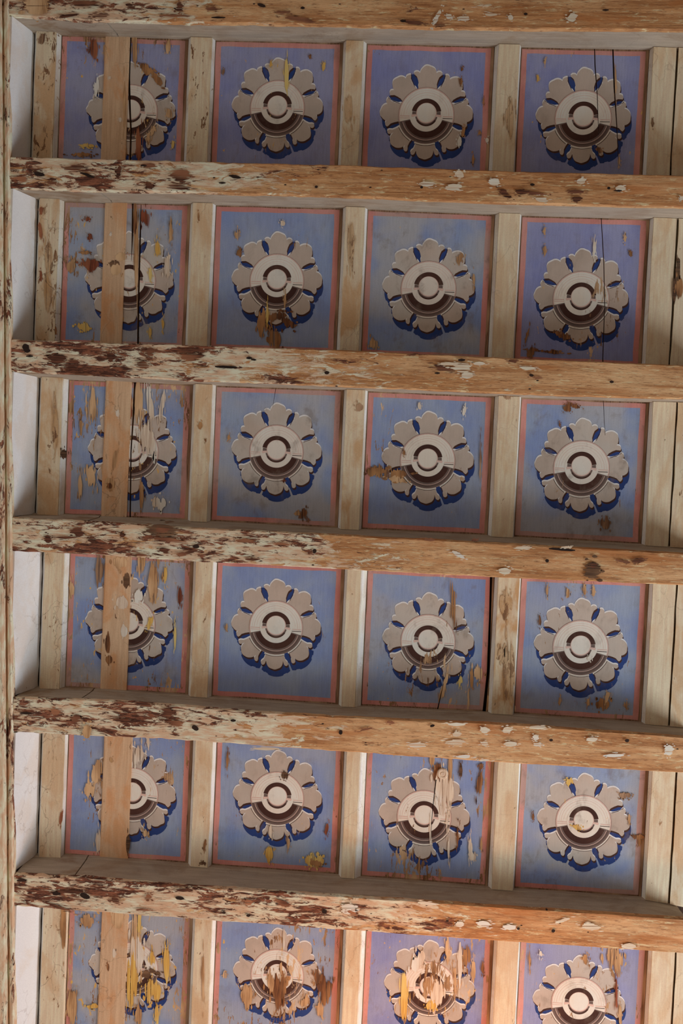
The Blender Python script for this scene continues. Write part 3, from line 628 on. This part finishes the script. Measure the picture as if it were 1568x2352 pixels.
# ------------------------------------------------------------------ battens, repair boards, wall frieze
def batten(name, r, bl, fl, fr, br, dz, mat, label, cat, grp, col, wob=0.0012, top_z=0.014, ypad=0.001, edge_seed=0):
    xs = [pxw(bl, r), pxw(fl, r, dz), pxw(fr, r, dz), pxw(br, r)]
    xm = (xs[0] + xs[3]) / 2; y0, y1 = bay_top(r, xm), bay_bot(r, xm); org = Vector((xm, (y0 + y1) / 2, ZC))
    bm = bmesh.new(); rings = []; n = 28
    for k in range(n + 1):
        u = k / n; ring = []
        for j, (x, z) in enumerate(((xs[0], 0), (xs[0] + (xs[1] - xs[0]) * .25, dz * .7), (xs[1], dz), (xs[2], dz), (xs[3] + (xs[2] - xs[3]) * .25, dz * .7), (xs[3], 0), (xs[3], top_z), (xs[0], top_z))):
            wv = wob * nz(u * 7, j * 2.3, edge_seed + r * 3) * (1 if j not in (0, 5, 6, 7) else 0.2)
            xx = x + wv; ya, yb = bay_top(r, xx) + ypad, bay_bot(r, xx) - ypad
            # follow the slant of the beam sides below the boards
            if z < 0:
                q = -z / H; ya += (interp(faceB[r], xx) - interp(baseB[r], xx)) * q
                if r < 5: yb += (interp(faceT[r + 1], xx) - interp(baseT[r + 1], xx)) * q
            ring.append((xx - org.x, ya + (yb - ya) * u - org.y, z))
        rings.append(ring)
    if name != 'ceiling_batten':
        loft(bm, rings); o = obj(name, bm, mat, None, org); o.color = col; tag(o, label, cat, grp); return o
    def V(p, dx, z): return (p[0] + dx, p[1], z)
    loft(bm, [[V(g[2], 0, dz * .6), g[2], g[3], V(g[3], 0, dz * .6), V(g[3], 0, top_z), V(g[2], 0, top_z)] for g in rings])
    o = obj(name, bm, mat, None, org); o.color = col; tag(o, label, cat, grp)
    for a, b, sg in ((0, 2, -1), (5, 3, 1)):
        bm = bmesh.new(); w = abs(xs[1] - xs[0]) if sg < 0 else abs(xs[3] - xs[2])
        if w < 0.003: continue
        loft(bm, [[V(g[b], sg * .0003, top_z), V(g[b], sg * .0003, dz + .0035), V(g[b], sg * w * .25, dz + .004), V(g[b], sg * w * .6, dz * .45), V(g[a], 0, -0.002), V(g[a], 0, top_z)] for g in rings])
        m = obj('moulding', bm, MT['mould'], o); m.color = (col[0] * .7, .25, 0, 1)
    return o
ROWP = ['top row', 'second row', 'third row', 'fourth row', 'fifth row', 'bottom row']
W1 = ['cracked and stained', 'spotted ochre', 'with one broad ochre stain', 'smooth buff', 'with chipped right edge', 'warm buff']
W2 = ['crackled', 'clean', 'nicked', 'tan stained', 'with nail mark', 'dull brown']
W3 = ['stained tan at its middle', 'stained tan high up', 'with knot at its top', 'with white right edge', 'narrow', 'plain']
W4 = ['stained tan', 'plain pale', 'smooth', 'darkly water-stained', 'even cream', 'warm lit']
for r in range(6):
    a = B1[r]
    batten('ceiling_batten', r, a[0] + 1.5, a[0] + 4, a[1], a[2], -0.022, MT['batten'], f'cream batten {W1[r]}, by the left wall in the {ROWP[r]}', 'batten', 'cream battens', (.75 if r < 2 else .4, .7 if r < 3 else .4, 0, 1), 0.0022)
    for (a, ws, j, cc) in ((B2[r], W2, 0, (.55 if r == 0 else .25, .5)), (B3[r], W3, 1, (.15, .75 if r < 3 else .35)), (B4[r], W4, 2, (.1, 1.0 if r == 3 else .3))):
        nm = ['first and second', 'second and third', 'third and fourth'][j]
        batten('ceiling_batten', r, a[0], a[1], a[2], a[3], -0.022, MT['batten'], f'cream batten {ws[r]}, between {nm} panels of the {ROWP[r]}', 'batten', 'cream battens', cc + (0, 1), 0.0012, edge_seed=j * 11)
    a = B5[r]
    batten('ceiling_batten', r, a[0], a[1], a[2], a[2] + 1.5, -0.022, MT['batten'], f'beige batten right of the last panel in the {ROWP[r]}', 'batten', 'cream battens', (.1, .3, 0, 1), edge_seed=51)
    batten('edge_board', r, a[2] + 4, a[2] + 5, 1632, 1634, -0.024, MT['batten'], f'beige board cut by the right frame edge in the {ROWP[r]}', 'board', 'boards along the right edge', (.3 if r == 1 else .12, .5, 0, 1), 0.003, edge_seed=71)
    sl, sr = [(237, 294), (236, 286), (238, 297), (236, 297), (234, 299), (229, 290)][r]
    o = batten('repair_board', r, sl, sl + 1, sr - 1, sr, -0.0055, MT['repair'], ['buff repair strip over the top left panel with tiny nail heads', 'buff repair strip over the second row wall-side panel, dark hole halfway', 'buff repair strip over the third row wall-side panel, ringed knot low down',
        'grainy repair strip over the fourth row wall-side panel, soot mark at its top', 'buff repair strip over the fifth row wall-side panel, beside a dark knot', 'orange-lit repair strip over the bottom row wall-side panel'][r], 'board', 'repair strips in the first column', (.35, .6, 0, 1), 0.003, top_z=-0.0034, ypad=0.002, edge_seed=91)
    EX = {0: [(252, 178, 5, 4, 0, 'pale'), (276, 275, 4, 5, 0, 'pale'), (286, 240, 4, 50, 0, 'tan')], 1: [(263, 607, 12, 9, 10, 'knot'), (278, 590, 13, 9, 0, 'tan'), (266, 620, 12, 12, 0, 'tan'), (254, 538, 3, 4, 0, 'pale')],
          2: [(252, 1112, 12, 15, 0, 'tan'), (252, 1116, 6, 7, 0, 'bare'), (264, 1055, 5, 24, 10, 'tan'), (270, 950, 4, 8, 0, 'pale')], 3: [(290, 1334, 9, 16, 0, 'knot'), (276, 1292, 16, 14, 0, 'tan'), (280, 1385, 14, 14, 0, 'pale'), (285, 1450, 8, 14, 0, 'pale'), (250, 1515, 8, 10, 0, 'bare'), (247, 1480, 6, 22, 0, 'bare')],
          4: [(294, 1938, 5, 20, 0, 'knot'), (255, 1745, 4, 6, 0, 'tan')], 5: [(262, 2190, 4, 10, 0, 'pale'), (270, 2110, 14, 22, 0, 'tan'), (248, 2222, 3, 8, 0, 'bare')]}[r]
    for k, (px, py, rx, ry, an, m) in enumerate(EX):
        bm = patch_mesh(blob(px, py, rx, ry, math.radians(an), k + 3, 0.4, 40, 3), -0.0060 - 0.00004 * k, o.location); obj('worn_spot', bm, MT[m], o)
    # slanting white board between the beam ends
    bm = bmesh.new(); rings = []; n = 24; t = 0.016
    org = Vector((pxw(50, r, -H / 2), (bay_top(r, 0) + bay_bot(r, 0)) / 2, ZC - H / 2))
    for k in range(n + 1):
        u = k / n
        pe = EDGE(YM[r]); xl = pxw(pe, r, -H); xt = pxw(B1[r][0] - 1.0, r, -0.002)
        ring = []
        for q in (0, 0.25, 0.5, 0.75, 1):
            x = xl + (xt - xl) * q + 0.0008 * nz(u * 4, q * 3, r); z = -H * (1 - q) - 0.002 * q
            ya = interp(faceB[r], x) * (1 - q) + interp(baseB[r], x) * q + 0.001
            yb = (interp(faceT[r + 1], x) * (1 - q) + interp(baseT[r + 1], x) * q - 0.001) if r < 5 else interp(endbot, x) - 0.001
            if q == 1: x += 0.0022 * nz(u * 9, 3, r)
            ring.append((x - org.x, ya + (yb - ya) * u - org.y, ZC + z - org.z))
        ring += [(ring[-1][0] - t, ring[-1][1], ring[-1][2] + 0.004), (ring[0][0] - t, ring[0][1], ring[0][2] + 0.004)]
        rings.append(ring)
    loft(bm, rings)
    o = obj('frieze_board', bm, MT['frieze'], None, org); o.color = (.1, .12, 0, 1)
    tag(o, f'slanting off-white board against the left wall at the end of the {ROWP[r]}', 'board', 'white boards between the beam ends')

# dark stains on some battens
def on_object(o, name, lst, dz, rag=0.5, n=40, bits=4):
    for k, (px, py, rx, ry, an, m) in enumerate(lst):
        bm = patch_mesh(blob(px, py, rx, ry, math.radians(an), k + 17, 0.8 if m == 'stain' else rag, n, bits), dz - 0.00004 * k, o.location); obj(name, bm, MT[m], o)
bats = [o for o in COL.objects if o.name.startswith('ceiling_batten')]
def near(lst, px, py):
    p = at(px, py); return min(lst, key=lambda o: abs(o.location.x - p.x) * 2 + abs(o.location.y - p.y))
for px, py, rx, ry, an, m in [(96, 90, 6, 12, 20, 'board'), (90, 143, 0.1, 1, 0, 'bare'), (94, 483, 4, 9, 0, 'rust'), (93, 528, 4, 20, -8, 'rust'), (94, 632, 3, 10, 0, 'rust'), (112, 590, 9, 34, 0, 'stain'), (110, 670, 9, 40, 0, 'stain'), (128, 980, 6, 60, 0, 'stain'), (146, 1043, 7, 12, 0, 'knot'), (128, 760, 3, 9, 0, 'bare'),
                             (456, 498, 2, 9, 0, 'bare'), (460, 978, 5, 8, 0, 'bare'), (472, 1012, 2, 4, 0, 'bare'), (470, 1940, 3, 14, 10, 'bare'), (465, 1983, 8, 4, 0, 'knot'), (826, 935, 8, 9, 0, 'board'), (1165, 912, 8, 5, 0, 'board'), (1162, 1388, 15, 26, 0, 'stain'), (1168, 1550, 15, 58, 0, 'stain'), (1157, 1504, 14, 20, 0, 'stain'), (826, 640, 0.5, 20, 0, 'stain'), (800, 250, 9, 34, 0, 'stain'), (1170, 270, 9, 46, 0, 'stain'), (806, 560, 8, 50, 0, 'stain'),
                             (140, 1880, 4, 16, 8, 'rust'), (146, 2130, 6, 50, 0, 'bare'), (1498, 283, 3, 9, 0, 'knot'), (466, 2240, 3, 60, 0, 'tan')]:
    if rx > 1: on_object(near(bats, px, py), 'worn_spot', [(px, py, rx, ry, an, m)], -0.0236)
# broken dark seams along the edge boards at right
eb = [o for o in COL.objects if o.name.startswith('edge_board')]
on_object(near(eb, 1590, 640), 'worn_spot', [(1553, 640, 7, 45, 8, 'knot'), (1560, 660, 8, 22, 0, 'bare')], -0.0256)

# ------------------------------------------------------------------ dabs, chips and holes on the beam soffits
W, B_, HO = 'white_dab', 'brown_dab', 'hole'
BP = {0: [(1030, 38, 10, 7, 0, W), (1066, 42, 16, 7, 0, W), (1125, 33, 16, 5, 0, W), (1172, 40, 7, 7, 0, W), (1314, 40, 12, 12, 0, W), (1207, 32, 5, 4, 0, HO), (1390, 23, 9, 3, 0, HO), (1003, 40, 5, 24, 25, W), (1010, 58, 12, 6, 0, B_), (950, 52, 26, 6, 8, B_), (925, 48, 8, 4, 0, HO), (600, 12, 12, 5, 20, HO), (695, 18, 6, 4, 0, HO),
          (190, 8, 40, 9, 0, B_), (160, 36, 26, 5, -10, B_), (232, 36, 18, 9, 0, B_), (300, 14, 10, 8, 30, B_), (412, 16, 10, 18, 0, B_), (400, 36, 34, 4, 0, B_), (490, 20, 14, 7, 0, B_), (690, 45, 34, 7, 12, B_), (650, 28, 18, 4, 0, B_), (500, 40, 20, 3, 0, HO), (30 + 55, 10, 28, 26, 0, 'tan')],
      1: [(540, 406, 17, 5, 10, HO), (510, 420, 9, 3, 0, HO), (726, 429, 4, 4, 0, HO), (968, 430, 4, 4, 0, HO), (980, 423, 20, 7, 0, W), (1040, 430, 24, 9, 0, W), (1160, 445, 20, 9, 35, B_), (1195, 441, 14, 8, 0, B_), (1228, 444, 26, 5, 5, B_), (1245, 458, 16, 7, 10, W), (1320, 440, 20, 6, 0, B_), (1325, 458, 10, 10, 0, B_), (1222, 424, 6, 4, 0, HO), (1398, 432, 4, 4, 0, HO), (1425, 432, 14, 8, 0, W), (1420, 438, 12, 3, 0, HO), (1055, 400, 12, 10, 30, W), (1135, 418, 16, 10, 0, W), (1335, 416, 12, 8, 0, W), (1565, 455, 6, 6, 0, W),
          (170, 385, 26, 9, 0, B_), (200, 402, 22, 4, 20, HO), (90, 400, 16, 6, 10, HO), (48, 412, 18, 8, 10, B_), (272, 395, 6, 20, 15, B_), (345, 380, 22, 7, 0, B_), (415, 403, 26, 18, 0, B_), (345, 428, 12, 8, 20, B_), (410, 430, 26, 8, 5, B_), (330, 380, 8, 3, 0, HO), (120, 420, 14, 5, 0, B_)],
      2: [(130, 825, 22, 16, 0, B_), (165, 838, 20, 16, 0, B_), (255, 822, 8, 14, 20, B_), (60, 800, 10, 14, -30, HO), (68, 818, 10, 3, 0, HO), (345, 808, 12, 14, 25, B_), (328, 838, 16, 12, 0, B_), (440, 820, 26, 13, 0, B_), (440, 805, 30, 5, 0, B_), (520, 843, 34, 4, 3, HO), (572, 822, 8, 4, 0, HO), (582, 826, 8, 3, 10, HO), (750, 856, 7, 5, 0, HO), (1020, 846, 30, 9, 15, B_), (1030, 836, 22, 5, 0, W), (1072, 862, 16, 9, 0, W), (1062, 845, 24, 13, 0, W), (1178, 829, 14, 5, 0, B_), (1220, 862, 6, 4, 30, HO), (1232, 868, 14, 3, 3, B_), (1404, 877, 6, 4, 0, HO), (1100, 835, 16, 5, 0, W), (1210, 845, 22, 5, 5, W), (1004, 857, 8, 3, 0, HO), (1060, 827, 10, 4, 0, HO), (950, 815, 14, 3, 0, B_), (200, 860, 40, 3, 3, B_)],
      3: [(110, 1238, 9, 13, -20, B_), (180, 1222, 16, 15, 20, B_), (212, 1240, 10, 9, 20, B_), (150, 1235, 28, 4, 0, B_), (370, 1218, 34, 14, 5, 'knot'), (372, 1218, 18, 8, 5, B_), (280, 1228, 8, 6, 60, B_), (385, 1240, 42, 6, 8, B_), (378, 1265, 14, 8, 20, B_), (430, 1270, 26, 6, -20, B_), (450, 1255, 9, 6, 0, HO), (560, 1242, 26, 6, 0, B_), (580, 1285, 22, 4, 0, B_), (722, 1266, 5, 7, 20, HO), (325, 1275, 14, 4, 0, B_), (1290, 1262, 40, 4, 5, HO), (1300, 1257, 14, 3, 0, W), (1256, 1288, 5, 5, 20, HO), (1360, 1311, 18, 20, 0, 'knot'), (1362, 1300, 9, 8, 0, B_), (1465, 1287, 16, 7, -15, B_), (1432, 1290, 18, 4, 10, B_), (1052, 1274, 20, 5, 30, W), (1160, 1312, 14, 9, 0, W), (985, 1240, 18, 4, 5, B_), (1400, 1310, 0.1, 1, 0, W), (1200, 1258, 24, 4, 0, W), (650, 1250, 24, 4, 5, B_), (540, 1300, 0.1, 1, 0, B_), (1090, 1240, 10, 4, 0, B_)],
      4: [(290, 1655, 30, 5, 6, B_), (385, 1637, 14, 16, 0, B_), (400, 1660, 24, 10, 12, B_), (448, 1672, 10, 7, 40, HO), (125, 1635, 14, 10, 0, B_), (60, 1638, 16, 4, 0, HO), (175, 1650, 12, 12, 20, B_), (330, 1618, 26, 6, 12, B_), (535, 1655, 8, 4, 0, HO), (782, 1682, 5, 7, 0, HO), (840, 1675, 20, 4, -10, B_), (898, 1660, 10, 4, 5, B_), (992, 1667, 7, 4, -15, HO), (1048, 1664, 22, 5, 0, W), (1048, 1686, 12, 7, 0, W), (1048, 1705, 24, 9, 0, W), (1113, 1677, 12, 9, 0, W), (1165, 1677, 12, 9, 0, W), (1112, 1708, 10, 6, 0, W), (1172, 1709, 17, 7, 0, W), (1230, 1694, 8, 8, 0, W), (1232, 1710, 14, 5, 0, W), (1235, 1671, 24, 5, 0, W), (1068, 1738, 18, 5, 0, W), (1115, 1746, 16, 3, 0, W), (1265, 1700, 5, 4, 0, HO), (1440, 1701, 6, 5, 0, HO), (1360, 1698, 14, 7, 0, W), (1410, 1735, 24, 5, 0, W), (1536, 1723, 11, 14, 0, W), (200, 1680, 10, 16, 0, 'tan'), (612, 1720, 30, 4, 0, W), (955, 1712, 26, 7, 0, W)],
      5: [(50, 2022, 15, 4, 0, HO), (130, 2052, 12, 6, 0, HO), (195, 2058, 14, 8, 25, HO), (165, 2048, 34, 6, 0, B_), (265, 2068, 12, 9, 40, B_), (340, 2062, 9, 12, 30, B_), (412, 2063, 13, 5, 8, HO), (570, 2072, 12, 8, 20, B_), (514, 2096, 5, 4, 0, HO), (570, 2103, 6, 4, 0, HO), (650, 2075, 18, 9, 20, B_), (745, 2094, 7, 6, 0, HO), (800, 2088, 20, 14, 0, W), (810, 2098, 14, 7, 30, B_), (1056, 2123, 12, 8, 0, W), (1112, 2122, 20, 8, 6, W), (1170, 2130, 16, 7, 0, W), (1270, 2138, 5, 5, 0, HO), (1027, 2115, 4, 3, 0, HO), (1190, 2133, 4, 4, 0, HO), (980, 2075, 26, 5, 5, W), (1355, 2128, 24, 9, 8, W), (1445, 2173, 18, 8, 0, W), (1290, 2115, 20, 4, -20, W), (130, 2082, 40, 4, 18, B_), (420, 2045, 20, 5, 0, B_), (330, 2090, 20, 3, 5, B_)]}
for i, lst in BP.items():
    for k, (px, py, rx, ry, an, m) in enumerate(lst):
        if rx < 1: continue
        rag = 0.3 if m == HO else (0.8 if m == B_ else 0.5)
        sc_ = 0.85 if m in (B_, W) else (0.8 if m == HO else 1); rx *= sc_; ry *= sc_ * (0.85 if m == B_ else 1)
        bm = patch_mesh(blob(px, py, rx, ry, math.radians(an), k + i * 50, rag, 56, 0 if m == HO else 7, 'x'), -H - 0.0045 - 0.00005 * k, beams[i].location)
        nm = 'nail_hole' if m == HO else ('paint_dab' if m == W else ('wood_knot' if m == 'knot' else 'bare_patch'))
        obj(nm, bm, MT[m], beams[i])

# ------------------------------------------------------------------ the setting
y_a, y_b = at(784, -330).y, at(784, 2530).y
bm = bmesh.new()
xa, xb = at(-40, 1090).x, at(1700, 1090).x
loft(bm, [[(xa, y, ZC + 0.045), (xb, y, ZC + 0.045), (xb, y, ZC + 0.09), (xa, y, ZC + 0.09)] for y in (y_a, y_b)])
struct(obj('ceiling', bm, MT['backing']))
# plaster cornice along the left wall
bm = bmesh.new(); rings = []; n = 160
for k in range(n + 1):
    py = -300 + 2830 * k / n; e = EDGE(py)
    prof = [(e, 0.02), (e, -0.006), (e - 4, -0.010), (e - 10, -0.008), (e - 11.5, 0.002), (e - 14.5, 0.002), (e - 16, -0.014), (e - 24, -0.018), (e - 60, -0.018), (e - 62, 0.03)]
    ring = []
    for j, (px, dz) in enumerate(prof):
        p = at(px, py, -H + dz) if dz < 0.015 else at(px - 1, py, -H - 0.006); z = ZC - H + dz
        amp = 0.0022 if 1 <= j <= 7 else 0
        ring.append((p.x + amp * nz(py * 0.02, j, 1) + amp * .6 * nz(py * 0.09, j, 4), p.y, z + amp * .6 * nz(py * 0.03, j, 8)))
    rings.append(ring)
loft(bm, rings); struct(obj('trim_1', bm, MT['trim']))
xw = at(-36, 1090, -H - 0.02).x
bm = bmesh.new(); loft(bm, [[(xw - 0.2, y, 0), (xw, y, 0), (xw, y, ZC - H - 0.02), (xw - 0.2, y, ZC - H - 0.02)] for y in (-4.5, 4.5)])
struct(obj('wall_left', bm, MT['plaster']))
bm = bmesh.new(); loft(bm, [[(xw - 0.2, y, -0.1), (4.6, y, -0.1), (4.6, y, 0), (xw - 0.2, y, 0)] for y in (-4.5, 4.5)])
struct(obj('floor', bm, floor_mat()))
bm = bmesh.new(); loft(bm, [[(x, -4.7, 0), (x, -4.5, 0), (x, -4.5, ZC + 0.09), (x, -4.7, ZC + 0.09)] for x in (xw - 0.2, 4.6)])
struct(obj('wall_far', bm, MT['wallbrown']))
